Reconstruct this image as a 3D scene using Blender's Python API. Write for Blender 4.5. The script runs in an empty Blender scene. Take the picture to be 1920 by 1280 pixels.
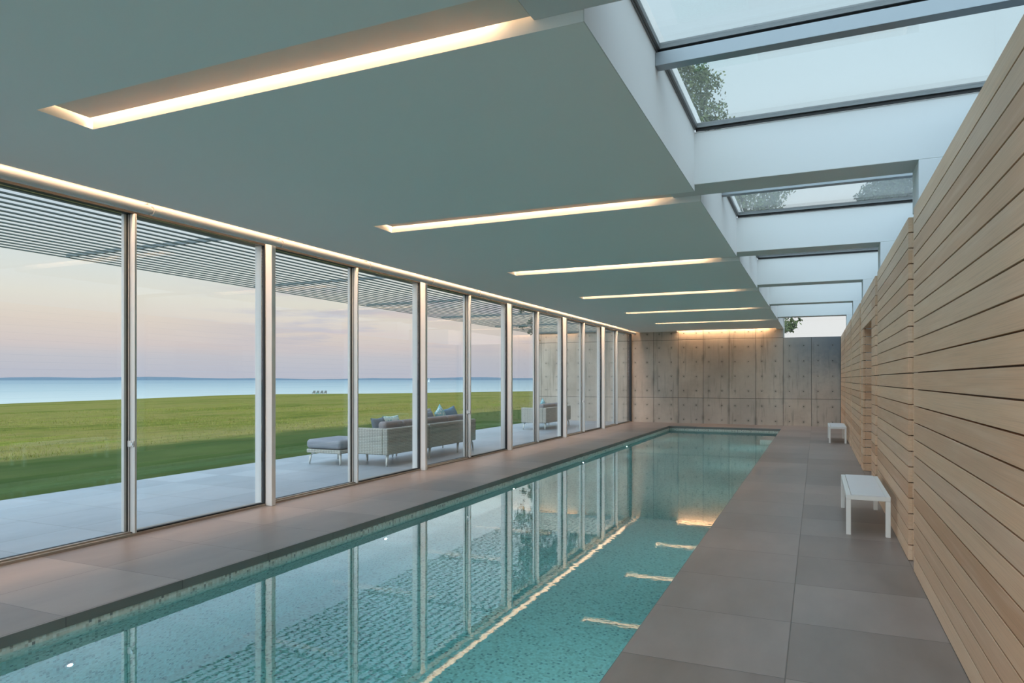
import bpy, bmesh, math, random
import numpy as np
from mathutils import Vector, Matrix
R = random.Random(7)
sc = bpy.context.scene
COL = sc.collection
BAY = 3.5                      # structural module along the pool (metres)

# ------------------------------------------------------------------ helpers
def lin(r, g, b):
    f = lambda v: (v / 255 / 12.92) if v <= 10.31 else ((v / 255 + .055) / 1.055) ** 2.4
    return (f(r), f(g), f(b), 1.0)

class NT:
    """small wrapper round a node tree"""
    def __init__(s, tree): s.t = tree; s.n = tree.nodes; s.l = tree.links
    def node(s, typ, **kw):
        nd = s.n.new(typ)
        ins = kw.pop('ins', {})
        for k, v in kw.items(): setattr(nd, k, v)
        for k, v in ins.items(): s.set(nd.inputs[k], v)
        return nd
    def set(s, sock, v):
        if isinstance(v, bpy.types.NodeSocket): s.l.new(v, sock)
        else: sock.default_value = v
    def math(s, op, a, b=None, c=None, clamp=False):
        nd = s.n.new('ShaderNodeMath'); nd.operation = op; nd.use_clamp = clamp
        s.set(nd.inputs[0], a)
        if b is not None: s.set(nd.inputs[1], b)
        if c is not None: s.set(nd.inputs[2], c)
        return nd.outputs[0]
    def vmath(s, op, a, b=None, scale=None):
        nd = s.n.new('ShaderNodeVectorMath'); nd.operation = op
        s.set(nd.inputs[0], a)
        if b is not None: s.set(nd.inputs[1], b)
        if scale is not None: s.set(nd.inputs['Scale'], scale)
        return nd.outputs[0]
    def sep(s, v):
        nd = s.n.new('ShaderNodeSeparateXYZ'); s.l.new(v, nd.inputs[0]); return nd.outputs
    def comb(s, x=0., y=0., z=0.):
        nd = s.n.new('ShaderNodeCombineXYZ')
        for i, v in enumerate((x, y, z)): s.set(nd.inputs[i], v)
        return nd.outputs[0]
    def mix(s, fac, a, b, mode='MIX'):
        nd = s.n.new('ShaderNodeMix'); nd.data_type = 'RGBA'; nd.blend_type = mode
        s.set(nd.inputs[0], fac); s.set(nd.inputs[6], a); s.set(nd.inputs[7], b)
        return nd.outputs[2]
    def noise(s, vec, scale=5., detail=2., rough=.5):
        nd = s.n.new('ShaderNodeTexNoise')
        if vec is not None: s.l.new(vec, nd.inputs['Vector'])
        s.set(nd.inputs['Scale'], scale); s.set(nd.inputs['Detail'], detail); s.set(nd.inputs['Roughness'], rough)
        return nd.outputs[0]
    def white(s, vec):
        nd = s.n.new('ShaderNodeTexWhiteNoise'); nd.noise_dimensions = '3D'; s.l.new(vec, nd.inputs['Vector'])
        return nd.outputs
    def ramp(s, fac, stops, interp='LINEAR'):
        nd = s.n.new('ShaderNodeValToRGB'); cr = nd.color_ramp; cr.interpolation = interp
        while len(cr.elements) < len(stops): cr.elements.new(1.)
        for e, (p, c) in zip(cr.elements, stops):
            e.position = p; e.color = c if len(c) == 4 else (*c, 1.)
        s.set(nd.inputs[0], fac); return nd.outputs[0]
    def smooth(s, v, a, b):
        nd = s.n.new('ShaderNodeMapRange'); nd.interpolation_type = 'SMOOTHSTEP'
        s.set(nd.inputs[0], v); nd.inputs[1].default_value = a; nd.inputs[2].default_value = b
        return nd.outputs[0]
    def bump(s, h, strength=.3, dist=.01):
        nd = s.n.new('ShaderNodeBump'); nd.inputs['Strength'].default_value = strength
        nd.inputs['Distance'].default_value = dist; s.l.new(h, nd.inputs['Height']); return nd.outputs[0]
    def pos(s): return s.n.new('ShaderNodeNewGeometry').outputs['Position']
    def obj(s): return s.n.new('ShaderNodeTexCoord').outputs['Object']
    def objrand(s): return s.n.new('ShaderNodeObjectInfo').outputs['Random']
    def isl(s): return s.n.new('ShaderNodeNewGeometry').outputs['Random Per Island']

def mat(name):
    m = bpy.data.materials.new(name); m.use_nodes = True
    nt = NT(m.node_tree); bs = nt.n['Principled BSDF']
    return m, nt, bs

def simple(name, col, rough=.5, metal=0., spec=.5, var=.0):
    m, nt, bs = mat(name)
    if var:
        n = nt.noise(nt.obj(), 6., 3.)
        c2 = tuple(max(0, c * (1 - var)) for c in col[:3]) + (1.,)
        nt.set(bs.inputs['Base Color'], nt.mix(n, c2, col))
    else: bs.inputs['Base Color'].default_value = col
    bs.inputs['Roughness'].default_value = rough
    bs.inputs['Metallic'].default_value = metal
    bs.inputs['Specular IOR Level'].default_value = spec
    return m

def emit(name, col, strength):
    m = bpy.data.materials.new(name); m.use_nodes = True
    nt = NT(m.node_tree); nt.n.clear()
    o = nt.node('ShaderNodeOutputMaterial')
    e = nt.node('ShaderNodeEmission', ins={'Color': col, 'Strength': strength})
    nt.l.new(e.outputs[0], o.inputs[0]); return m

class MB:
    """collects shapes in world coordinates; build() links them as ONE mesh object"""
    def __init__(s): s.v = []; s.f = []; s.mi = []
    def add(s, verts, faces, mi=0):
        o = len(s.v); s.v += [tuple(p) for p in verts]
        s.f += [tuple(i + o for i in f) for f in faces]; s.mi += [mi] * len(faces); return s
    def box(s, x0, x1, y0, y1, z0, z1, mi=0, M=None):
        v = [Vector((x, y, z)) for z in (z0, z1) for y in (y0, y1) for x in (x0, x1)]
        if M: v = [M @ p for p in v]
        return s.add(v, [(0, 2, 3, 1), (4, 5, 7, 6), (0, 1, 5, 4), (2, 6, 7, 3), (0, 4, 6, 2), (1, 3, 7, 5)], mi)
    def tube(s, pts, rads, n=10, mi=0, cap=True):
        pts = [Vector(p) for p in pts]
        if not isinstance(rads, (list, tuple)): rads = [rads] * len(pts)
        ring = []
        for i, p in enumerate(pts):
            d = (pts[min(i + 1, len(pts) - 1)] - pts[max(i - 1, 0)]).normalized()
            a = Vector((0, 0, 1)) if abs(d.z) < .9 else Vector((1, 0, 0))
            u = d.cross(a).normalized(); w = d.cross(u).normalized()
            ring.append([p + (u * math.cos(2 * math.pi * k / n) + w * math.sin(2 * math.pi * k / n)) * rads[i] for k in range(n)])
        v = [q for r in ring for q in r]; f = []
        for i in range(len(pts) - 1):
            for k in range(n):
                a, b = i * n + k, i * n + (k + 1) % n
                f.append((a, a + n, b + n, b))
        if cap:
            f.append(tuple(range(n))); f.append(tuple(reversed(range(len(v) - n, len(v)))))
        return s.add(v, f, mi)
    def build(s, name, m, parent=None, bevel=0., smooth=False, seg=2):
        me = bpy.data.meshes.new(name)
        off = Vector(parent_origin(parent)) if parent else Vector((0, 0, 0))
        me.from_pydata([tuple(Vector(p) - off) for p in s.v], [], s.f)
        ms = m if isinstance(m, (list, tuple)) else [m]
        for k in ms: me.materials.append(k)
        me.polygons.foreach_set('material_index', s.mi)
        if smooth: me.polygons.foreach_set('use_smooth', [True] * len(s.f))
        me.update()
        o = bpy.data.objects.new(name, me); COL.objects.link(o)
        if parent: o.parent = parent
        if bevel:
            b = o.modifiers.new('Bevel', 'BEVEL'); b.width = bevel; b.segments = seg; b.limit_method = 'ANGLE'
        return o

def parent_origin(p):
    v = Vector((0, 0, 0))
    while p: v += p.location; p = p.parent
    return v

def tag(o, label=None, cat=None, group=None, kind=None):
    if label: o['label'] = label
    if cat: o['category'] = cat
    if group: o['group'] = group
    if kind: o['kind'] = kind
    return o
def root(name, loc, label=None, cat=None, group=None, kind=None):
    o = bpy.data.objects.new(name, None); COL.objects.link(o); o.location = loc; o.empty_display_size = .1
    return tag(o, label, cat, group, kind)
def kids(o): return [c for c in bpy.data.objects if c.parent is o]
def copy_tree(o, loc, label, par=None):
    c = o.copy(); COL.objects.link(c)
    if par: c.parent = par
    else: c.location = loc
    if label: c['label'] = label
    for ch in kids(o): copy_tree(ch, None, None, c)
    return c
def struct(o, label=None, cat=None, group=None): return tag(o, label, cat, group, 'structure')
ORD = ['first', 'second', 'third', 'fourth', 'fifth', 'sixth', 'seventh', 'eighth', 'ninth', 'tenth', 'eleventh', 'twelfth', 'thirteenth', 'fourteenth', 'fifteenth', 'sixteenth', 'seventeenth', 'eighteenth', 'nineteenth', 'twentieth']

# ------------------------------------------------------------------ materials
M = {}
def plaster(name, col):
    m, nt, bs = mat(name)
    n = nt.noise(nt.pos(), 40., 4.)
    nt.set(bs.inputs['Base Color'], nt.mix(nt.noise(nt.pos(), .7, 3.), tuple(c * .97 for c in col[:3]) + (1,), col))
    bs.inputs['Roughness'].default_value = .75; bs.inputs['Specular IOR Level'].default_value = .25
    nt.set(bs.inputs['Normal'], nt.bump(n, .05, .003)); return m
M['ceil'] = plaster('white_ceiling_paint', (.84, .85, .84, 1))
M['white'] = plaster('white_wall_paint', (.66, .67, .67, 1))
M['post'] = simple('white_powder_coat', (.78, .79, .785, 1), .4)
M['stile'] = simple('pale_aluminium', (.66, .67, .66, 1), .38, .25)
M['dark'] = simple('black_gasket', (.012, .013, .014, 1), .6)
M['steel'] = simple('grey_skylight_metal', (.29, .325, .355, 1), .4, .5)
M['frame'] = simple('dark_grey_skylight_frame', (.17, .18, .185, 1), .45, .3)
M['sill'] = simple('bronze_sill', (.40, .34, .28, 1), .5, .3)
M['bench'] = simple('white_bench_coat', (.82, .83, .81, 1), .45)
M['benchtop'] = simple('white_bench_top', (.80, .82, .85, 1), .35)
M['brass'] = simple('aged_brass', (.42, .24, .05, 1), .35, .8, var=.3)
M['chrome'] = simple('chrome', (.6, .6, .6, 1), .2, 1.)
M['slat'] = simple('grey_slat_paint', (.15, .175, .18, 1), .55)
M['cushion'] = simple('grey_cushion_fabric', (.30, .315, .35, 1), .9, spec=.1, var=.12)
M['cushion2'] = simple('taupe_cushion_fabric', (.31, .295, .305, 1), .9, spec=.1, var=.12)
M['blue'] = simple('blue_pillow_fabric', (.13, .27, .38, 1), .9, spec=.1, var=.2)
M['slate'] = simple('slate_pillow_fabric', (.19, .24, .29, 1), .9, spec=.1, var=.2)
M['leg'] = simple('pale_cast_metal_leg', (.62, .63, .60, 1), .4, .2)
M['led'] = emit('warm_light_strip', lin(255, 208, 162), 44.)
M['ledw'] = emit('warm_window_strip', lin(255, 212, 174), 3.6)
M['ledf'] = emit('warm_floor_strip', lin(255, 208, 165), 21.)
M['ledb'] = emit('warm_sill_strip', lin(255, 205, 160), 80.)
M['added_pool_led'] = emit('added_pool_fill_lens', (1, .97, 1, 1), 5200.)  # emitter of the added, unseen deck-side pool lamps
M['pool_led'] = emit('pool_lamp_lens', (1, .97, 1, 1), 2600.)

def diffuser():
    m = bpy.data.materials.new('translucent_baffle'); m.use_nodes = True
    nt = NT(m.node_tree); nt.n.clear()
    o = nt.node('ShaderNodeOutputMaterial')
    a = nt.node('ShaderNodeBsdfDiffuse', ins={'Color': (.80, .76, .70, 1)}); b = nt.node('ShaderNodeBsdfTranslucent', ins={'Color': (.85, .62, .42, 1)})
    mx = nt.node('ShaderNodeMixShader', ins={0: .12}); nt.l.new(a.outputs[0], mx.inputs[1]); nt.l.new(b.outputs[0], mx.inputs[2]); nt.l.new(mx.outputs[0], o.inputs[0])
    return m
M['baffle'] = diffuser()
def concrete():
    m, nt, bs = mat('board_formed_concrete')
    p = nt.pos(); x, y, z = nt.sep(p)
    PW = .8433
    u = nt.math('DIVIDE', nt.math('ADD', x, 6.05), PW)
    cell = nt.math('FLOOR', u); fu = nt.math('FRACT', u)
    wz = nt.math('GREATER_THAN', z, .868)
    rnd = nt.white(nt.comb(cell, wz, 3.3))[0]
    # broad mottling, cloudy stains and vertical streaks
    n1 = nt.noise(p, 1.1, 5., .6); n2 = nt.noise(p, 6., 5., .65)
    st = nt.noise(nt.comb(nt.math('MULTIPLY', x, 7.), y, nt.math('MULTIPLY', z, .55)), 1.6, 4., .6)
    base = nt.ramp(n1, [(.25, (.40, .333, .27)), (.5, (.55, .468, .385)), (.75, (.67, .58, .485))])
    base = nt.mix(nt.math('MULTIPLY', rnd, .5), base, (.40, .375, .34, 1))
    base = nt.mix(nt.math('MULTIPLY', nt.smooth(st, .52, .72), .55), base, (.25, .22, .18, 1))
    base = nt.mix(nt.math('MULTIPLY', nt.smooth(n2, .55, .8), .35), base, (.30, .27, .23, 1))
    # dark weather stain on the low end of the wall by the timber
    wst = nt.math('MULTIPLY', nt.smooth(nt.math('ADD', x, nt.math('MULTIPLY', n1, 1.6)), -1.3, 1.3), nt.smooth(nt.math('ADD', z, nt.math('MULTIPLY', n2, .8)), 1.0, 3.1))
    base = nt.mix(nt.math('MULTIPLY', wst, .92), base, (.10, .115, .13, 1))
    # joints
    du = nt.math('MULTIPLY', nt.math('MINIMUM', fu, nt.math('SUBTRACT', 1., fu)), PW)
    jv = nt.math('SUBTRACT', 1., nt.smooth(du, .003, .012))
    jh = nt.math('MINIMUM', nt.math('ABSOLUTE', nt.math('SUBTRACT', z, .868)), nt.math('ABSOLUTE', nt.math('SUBTRACT', z, 2.855)))
    jh = nt.math('SUBTRACT', 1., nt.smooth(jh, .003, .012))
    j = nt.math('MAXIMUM', jv, jh)
    # halo of grime along joints
    halo = nt.math('MULTIPLY', nt.math('SUBTRACT', 1., nt.smooth(du, .0, .10)), nt.smooth(nt.noise(nt.comb(x, y, nt.math('MULTIPLY', z, .6)), 2.4, 3.), .5, .75))
    base = nt.mix(nt.math('MULTIPLY', halo, .6), base, (.13, .12, .105, 1))
    # tie holes
    hx = nt.math('MULTIPLY', nt.math('SUBTRACT', nt.math('FRACT', nt.math('MULTIPLY', u, 2.)), .45), PW / 2)
    hz = nt.math('MULTIPLY', nt.math('SUBTRACT', nt.math('FRACT', nt.math('ADD', nt.math('DIVIDE', nt.math('SUBTRACT', z, .131), .4908), .5)), .5), .4908)
    r = nt.math('SQRT', nt.math('ADD', nt.math('MULTIPLY', hx, hx), nt.math('MULTIPLY', hz, hz)))
    hole = nt.math('SUBTRACT', 1., nt.smooth(r, .013, .021))
    ring = nt.math('MULTIPLY', nt.math('SUBTRACT', 1., nt.smooth(r, .02, .085)), nt.smooth(n2, .35, .6))
    base = nt.mix(nt.math('MULTIPLY', ring, .3), base, (.14, .13, .11, 1))
    dk = nt.math('MAXIMUM', nt.math('MULTIPLY', j, .72), nt.math('MULTIPLY', hole, .85))
    base = nt.mix(dk, base, (.045, .042, .038, 1))
    nt.set(bs.inputs['Base Color'], base)
    bs.inputs['Roughness'].default_value = .7; bs.inputs['Specular IOR Level'].default_value = .3
    h = nt.math('SUBTRACT', nt.math('MULTIPLY', n2, .15), dk)
    nt.set(bs.inputs['Normal'], nt.bump(h, .6, .012)); return m
M['conc'] = concrete()

def tiles(name, c0, c1, rough, joint=.55, ox=-.144, oy=.209, px=.8425, py=.875):
    m, nt, bs = mat(name)
    p = nt.pos(); x, y, z = nt.sep(p)
    u = nt.math('DIVIDE', nt.math('SUBTRACT', x, ox), px); v = nt.math('DIVIDE', nt.math('SUBTRACT', y, oy), py)
    cell = nt.comb(nt.math('FLOOR', u), nt.math('FLOOR', v), 1.7)
    rnd = nt.white(cell)
    fu, fv = nt.math('FRACT', u), nt.math('FRACT', v)
    du = nt.math('MULTIPLY', nt.math('MINIMUM', fu, nt.math('SUBTRACT', 1., fu)), px)
    dv = nt.math('MULTIPLY', nt.math('MINIMUM', fv, nt.math('SUBTRACT', 1., fv)), py)
    d = nt.math('MINIMUM', du, dv)
    j = nt.math('SUBTRACT', 1., nt.smooth(d, .0018, .0045))
    off = nt.vmath('ADD', nt.vmath('MULTIPLY', p, (2.6, .9, 2.6)), nt.vmath('SCALE', rnd[1], scale=9.))
    n = nt.noise(off, 1.5, 5., .6)
    f = nt.math('ADD', nt.math('MULTIPLY', n, .75), nt.math('MULTIPLY', rnd[0], .38))
    base = nt.ramp(f, [(.25, c0), (.85, c1)])
    base = nt.mix(nt.math('MULTIPLY', j, joint), base, (.03, .028, .027, 1))
    nt.set(bs.inputs['Base Color'], base)
    nt.set(bs.inputs['Roughness'], nt.math('ADD', rough, nt.math('MULTIPLY', n, .12)))
    bs.inputs['Specular IOR Level'].default_value = .45
    nt.set(bs.inputs['Normal'], nt.bump(nt.math('ADD', nt.math('MULTIPLY', n, .15), nt.math('MULTIPLY', j, -.6)), .35, .004)); return m
M['tile'] = tiles('grey_porcelain_floor_tile', (.205, .168, .150), (.345, .288, .262), .32)
M['edge'] = tiles('dark_honed_tile_edge', (.14, .14, .13), (.20, .197, .185), .5)
M['patio'] = tiles('pale_terrace_tile', (.27, .315, .355), (.42, .465, .505), .34, .6)

def mosaic():
    m, nt, bs = mat('pool_glass_mosaic')
    S = .021
    q = nt.vmath('SCALE', nt.vmath('ADD', nt.pos(), (.0113, .0071, .0093)), scale=1 / S)
    cell = nt.vmath('FLOOR', q); fr = nt.vmath('FRACTION', q)
    w = nt.white(cell)
    base = nt.ramp(w[0], [(0., (.74, .70, .62)), (.3, (.80, .78, .72)), (.55, (.66, .61, .53)), (.78, (.56, .50, .43)), (.92, (.36, .32, .28)), (.965, (.25, .235, .23))], 'CONSTANT')
    xs = nt.sep(fr)
    nrm = nt.sep(nt.n.new('ShaderNodeNewGeometry').outputs['Normal'])
    g = None
    for a in range(3):
        e = nt.math('MINIMUM', xs[a], nt.math('SUBTRACT', 1., xs[a]))
        e = nt.math('ADD', e, nt.math('ABSOLUTE', nrm[a]))
        g = e if g is None else nt.math('MINIMUM', g, e)
    base = nt.mix(nt.math('SUBTRACT', 1., nt.smooth(g, .03, .07)), base, (.70, .68, .62, 1))
    nt.set(bs.inputs['Base Color'], base); bs.inputs['Roughness'].default_value = .3
    return m
M['mosaic'] = mosaic()

def wood():
    m, nt, bs = mat('cedar_board')
    p = nt.pos(); rnd = nt.isl()
    off = nt.math('MULTIPLY', rnd, 37.)
    x, y, z = nt.sep(p)
    # fine grain lines running along the board, plus broad figure
    g1 = nt.noise(nt.comb(nt.math('MULTIPLY', x, 30.), nt.math('ADD', nt.math('MULTIPLY', y, 1.3), off), nt.math('MULTIPLY', z, 190.)), 1., 3., .6)
    g2 = nt.noise(nt.comb(nt.math('MULTIPLY', x, 4.), nt.math('ADD', nt.math('MULTIPLY', y, .7), off), nt.math('MULTIPLY', z, 14.)), 1.4, 3., .55)
    base = nt.ramp(rnd, [(0., (.575, .345, .205)), (.25, (.68, .44, .28)), (.5, (.74, .50, .325)), (.72, (.655, .455, .315)), (.88, (.79, .56, .38)), (1., (.55, .335, .205))])
    base = nt.mix(nt.math('MULTIPLY', nt.smooth(g1, .4, .75), .32), base, (.37, .225, .135, 1))
    base = nt.mix(nt.math('MULTIPLY', nt.smooth(g2, .45, .75), .35), base, (.80, .61, .46, 1))
    nt.set(bs.inputs['Base Color'], base)
    bs.inputs['Roughness'].default_value = .5; bs.inputs['Specular IOR Level'].default_value = .35
    nt.set(bs.inputs['Normal'], nt.bump(g1, .12, .002)); return m
M['wood'] = wood()
M['woodback'] = simple('dark_batten_wood', (.13, .075, .045, 1), .8)

def glass(name, tint, refl=1.):
    m = bpy.data.materials.new(name); m.use_nodes = True
    nt = NT(m.node_tree); nt.n.clear()
    o = nt.node('ShaderNodeOutputMaterial')
    tr = nt.node('ShaderNodeBsdfTransparent', ins={'Color': tint})
    gl = nt.node('ShaderNodeBsdfGlossy', ins={'Color': (1, 1, 1, 1), 'Roughness': 0.})
    f = nt.n.new('ShaderNodeLayerWeight'); f.inputs[0].default_value = .5
    fac = nt.math('ADD', .042 * refl, nt.math('MULTIPLY', nt.math('POWER', f.outputs['Facing'], 5.), .92), clamp=True)
    mx = nt.node('ShaderNodeMixShader'); nt.l.new(fac, mx.inputs[0])
    nt.l.new(tr.outputs[0], mx.inputs[1]); nt.l.new(gl.outputs[0], mx.inputs[2]); nt.l.new(mx.outputs[0], o.inputs[0])
    return m
M['glass'] = glass('clear_window_glass', (.985, .995, .99, 1), 1.35)
M['roofglass'] = glass('tinted_roof_glass', (.95, .978, .982, 1))

def water():
    m = bpy.data.materials.new('pool_water'); m.use_nodes = True
    nt = NT(m.node_tree); nt.n.clear()
    o = nt.node('ShaderNodeOutputMaterial')
    p = nt.pos()
    n1 = nt.noise(nt.vmath('MULTIPLY', p, (1., 1.6, 1.)), 3.2, 2., .5)
    n2 = nt.noise(nt.vmath('MULTIPLY', p, (1., 1.5, 1.)), 14., 2., .5)
    h = nt.math('ADD', nt.math('MULTIPLY', n1, .12), nt.math('MULTIPLY', n2, .05))
    b = nt.bump(h, .22, .012)
    ra = nt.node('ShaderNodeBsdfRefraction', ins={'Color': (1, 1, 1, 1), 'Roughness': 0., 'IOR': 1.333, 'Normal': b})
    go = nt.node('ShaderNodeBsdfGlossy', ins={'Color': (1, 1, 1, 1), 'Roughness': 0., 'Normal': b})
    fr = nt.node('ShaderNodeFresnel', ins={'IOR': 1.333, 'Normal': b})
    g = nt.node('ShaderNodeMixShader', ins={0: nt.math('MAXIMUM', nt.math('MINIMUM', nt.math('MULTIPLY', fr.outputs[0], 2.2), .62), nt.math('MULTIPLY', fr.outputs[0], nt.n.new('ShaderNodeNewGeometry').outputs['Backfacing']))})
    nt.l.new(ra.outputs[0], g.inputs[1]); nt.l.new(go.outputs[0], g.inputs[2])
    v = nt.node('ShaderNodeVolumeAbsorption', ins={'Color': (.0, .875, .945, 1), 'Density': .36})
    nt.l.new(g.outputs[0], o.inputs['Surface']); nt.l.new(v.outputs[0], o.inputs['Volume'])
    return m
M['water'] = water()

def lawn_mat():
    m, nt, bs = mat('lawn_grass')
    p = nt.pos(); x, y, z = nt.sep(p)
    n1 = nt.noise(nt.vmath('MULTIPLY', p, (.10, .035, .1)), 1., 4., .6)
    n2 = nt.noise(nt.vmath('MULTIPLY', p, (.8, .3, 1.)), 1., 5., .65)
    n3 = nt.noise(p, 22., 4., .7)
    mown = nt.ramp(n2, [(.3, (.036, .066, .014)), (.7, (.082, .118, .030))])
    stripe = nt.smooth(nt.math('ABSOLUTE', nt.math('SUBTRACT', x, -10.55)), .5, .15)
    mown = nt.mix(nt.math('MULTIPLY', stripe, .5), mown, (.09, .14, .055, 1))
    mead = nt.ramp(nt.math('ADD', nt.math('MULTIPLY', n1, .55), nt.math('MULTIPLY', n2, .5)), [(.36, (.060, .085, .010)), (.48, (.135, .150, .022)), (.56, (.20, .165, .048)), (.66, (.150, .195, .012))])
    edge = nt.math('ADD', nt.math('MULTIPLY', x, -1.), nt.math('MULTIPLY', nt.math('SUBTRACT', n2, .5), 3.))
    f = nt.smooth(edge, 15.2, 16.6)
    tan = nt.math('MULTIPLY', f, nt.math('SUBTRACT', 1., nt.smooth(edge, 16.5, 22.)))
    rowsn = nt.noise(nt.vmath('MULTIPLY', p, (3., .12, 1.)), 1., 3., .6)
    mown = nt.mix(nt.math('MULTIPLY', nt.smooth(rowsn, .35, .7), .45), mown, (.035, .07, .022, 1))
    base = nt.mix(f, mown, mead)
    base = nt.mix(nt.math('MULTIPLY', tan, .5), base, (.25, .215, .09, 1))
    base = nt.mix(nt.math('MULTIPLY', nt.smooth(n3, .45, .75), .4), base, (.045, .07, .012, 1))
    n4 = nt.noise(nt.vmath('MULTIPLY', p, (1.6, .5, 1.)), 2.2, 5., .7)
    base = nt.mix(nt.math('MULTIPLY', nt.smooth(n4, .48, .68), .5), base, (.04, .07, .012, 1))
    base = nt.mix(nt.math('MULTIPLY', nt.math('MULTIPLY', f, nt.smooth(n4, .5, .3)), .5), base, (.25, .24, .045, 1))
    nt.set(bs.inputs['Base Color'], base); bs.inputs['Roughness'].default_value = .95; bs.inputs['Specular IOR Level'].default_value = .05
    nt.set(bs.inputs['Normal'], nt.bump(n3, .5, .05)); return m
M['lawn'] = lawn_mat()

def blade_mat():
    m, nt, bs = mat('meadow_blades')
    base = nt.ramp(nt.isl(), [(0., (.12, .16, .02)), (.4, (.22, .25, .04)), (.75, (.32, .28, .085)), (1., (.19, .25, .025))])
    nt.set(bs.inputs['Base Color'], base); bs.inputs['Roughness'].default_value = .9; bs.inputs['Specular IOR Level'].default_value = .1; return m
M['blade'] = blade_mat()

def sea_mat():
    m, nt, bs = mat('sea_water')
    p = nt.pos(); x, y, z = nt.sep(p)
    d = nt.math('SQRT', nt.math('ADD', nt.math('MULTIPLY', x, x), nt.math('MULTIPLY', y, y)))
    k = nt.math('LOGARITHM', d, 10.)            # sky reflection painted in by distance: pale near, blue far out
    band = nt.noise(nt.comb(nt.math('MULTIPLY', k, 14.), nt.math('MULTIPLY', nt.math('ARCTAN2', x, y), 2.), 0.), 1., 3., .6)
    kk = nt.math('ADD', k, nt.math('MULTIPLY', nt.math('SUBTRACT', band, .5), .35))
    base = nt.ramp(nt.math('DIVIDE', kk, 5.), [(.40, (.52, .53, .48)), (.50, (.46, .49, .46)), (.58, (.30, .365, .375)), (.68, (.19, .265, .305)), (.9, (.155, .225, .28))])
    nt.set(bs.inputs['Base Color'], base); bs.inputs['Roughness'].default_value = .55; bs.inputs['Specular IOR Level'].default_value = .3
    return m
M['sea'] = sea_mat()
M['hill'] = simple('hazy_far_shore', (.13, .185, .235, 1), .95, spec=0.)

def weave():
    m, nt, bs = mat('woven_resin')
    x, y, z = nt.sep(nt.obj())
    S = .034
    a = nt.math('ADD', x, y)
    ui = nt.math('FLOOR', nt.math('DIVIDE', a, S)); vi = nt.math('FLOOR', nt.math('DIVIDE', z, S * .8))
    ch = nt.math('FRACT', nt.math('MULTIPLY', nt.math('ADD', ui, vi), .5))
    fz = nt.math('FRACT', nt.math('DIVIDE', z, S * .8)); fa = nt.math('FRACT', nt.math('DIVIDE', a, S))
    ed = nt.math('MULTIPLY', nt.math('SINE', nt.math('MULTIPLY', fz, math.pi)), nt.math('SINE', nt.math('MULTIPLY', fa, math.pi)))
    base = nt.mix(nt.smooth(ed, .05, .45), (.20, .20, .175, 1), (.56, .55, .49, 1))
    base = nt.mix(nt.math('MULTIPLY', nt.math('GREATER_THAN', ch, .25), .25), base, (.36, .37, .33, 1))
    nt.set(bs.inputs['Base Color'], base); bs.inputs['Roughness'].default_value = .65
    nt.set(bs.inputs['Normal'], nt.bump(ed, .6, .006)); return m
M['weave'] = weave()

def print_fabric(name, c0, c1, sc_=22.):
    m, nt, bs = mat(name)
    vo = nt.n.new('ShaderNodeTexVoronoi'); nt.l.new(nt.obj(), vo.inputs['Vector']); vo.inputs['Scale'].default_value = sc_
    base = nt.mix(nt.smooth(vo.outputs[0], .30, .42), c0, c1)
    nt.set(bs.inputs['Base Color'], base); bs.inputs['Roughness'].default_value = .9; return m
M['teal'] = print_fabric('teal_leaf_print_fabric', (.10, .33, .33, 1), (.55, .66, .62, 1))
M['aqua'] = print_fabric('aqua_spot_print_fabric', (.70, .78, .80, 1), (.25, .55, .60, 1), 16.)

def leaf_mat(name, cs):
    m, nt, bs = mat(name)
    nt.set(bs.inputs['Base Color'], nt.ramp(nt.isl(), [(i / (len(cs) - 1), c) for i, c in enumerate(cs)]))
    bs.inputs['Roughness'].default_value = .7; bs.inputs['Specular IOR Level'].default_value = .2; return m
M['leaf'] = leaf_mat('oak_leaves', [(.055, .085, .03), (.10, .14, .045), (.16, .19, .07), (.075, .11, .05)])
M['leaf2'] = leaf_mat('dark_leaves', [(.035, .055, .035), (.06, .085, .045), (.09, .11, .06)])
M['bark'] = simple('grey_bark', (.10, .085, .07, 1), .9, var=.4)

# ------------------------------------------------------------------ setting
XP0, XP1 = -4.34, -.98          # pool edges
YP0, YP1 = -3.5, 22.33
ZW = -.112                      # water level
XWOOD = .695
YB = 24.0                       # concrete end wall
YN = -4.35                      # room's end behind the camera, left open to let sky light in
ZC = 3.15                       # ceiling
XCE = -5.715                     # glass-side edge of the ceiling
XF = -.985                      # skylight-side edge of the ceiling
XR = 1.22                       # outer wall behind the timber
XG = -6.05                      # glass line
ZB = 3.205                      # beam soffit
ZG = 3.70                       # skylight glass
SL0, SL1 = 2.675, 3.035         # cove slot in every bay

fl = MB(); t = -.066
fl.box(-6.16, XP0, YN, YB, t, 0).box(XP1, XR, YN, YB, t, 0).box(XP0, XP1, YP1, YB, t, 0).box(XP0, XP1, YN, YP0, t, 0)
struct(fl.build('floor', M['tile']), 'grey porcelain tiled deck all round the indoor pool', 'floor')

b = MB(); w = .18; zb = -1.6
x0, x1, y0, y1 = XP0 + .0 - .015, XP1 + .015, YP0 - .015, YP1 + .015
b.box(x0 - w, x0, y0 - w, y1 + w, zb - .1, t).box(x1, x1 + w, y0 - w, y1 + w, zb - .1, t)
b.box(x0, x1, y0 - w, y0, zb - .1, t).box(x0, x1, y1, y1 + w, zb - .1, t).box(x0, x1, y0, y1, zb - .1, zb)
pb = struct(b.build('pool_basin', M['mosaic']), 'beige mosaic lined basin of the long lap pool', 'pool')
MB().box(-1.39, x1, 19.6, 20.9, zb, -.19).build('step', M['mosaic'], pb)
wt = MB().box(x0 - .004, x1 + .004, y0 - .004, y1 + .004, zb - .004, ZW)
struct(wt.build('pool_water', M['water']), 'still turquoise water filling the lap pool', 'water')

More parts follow.
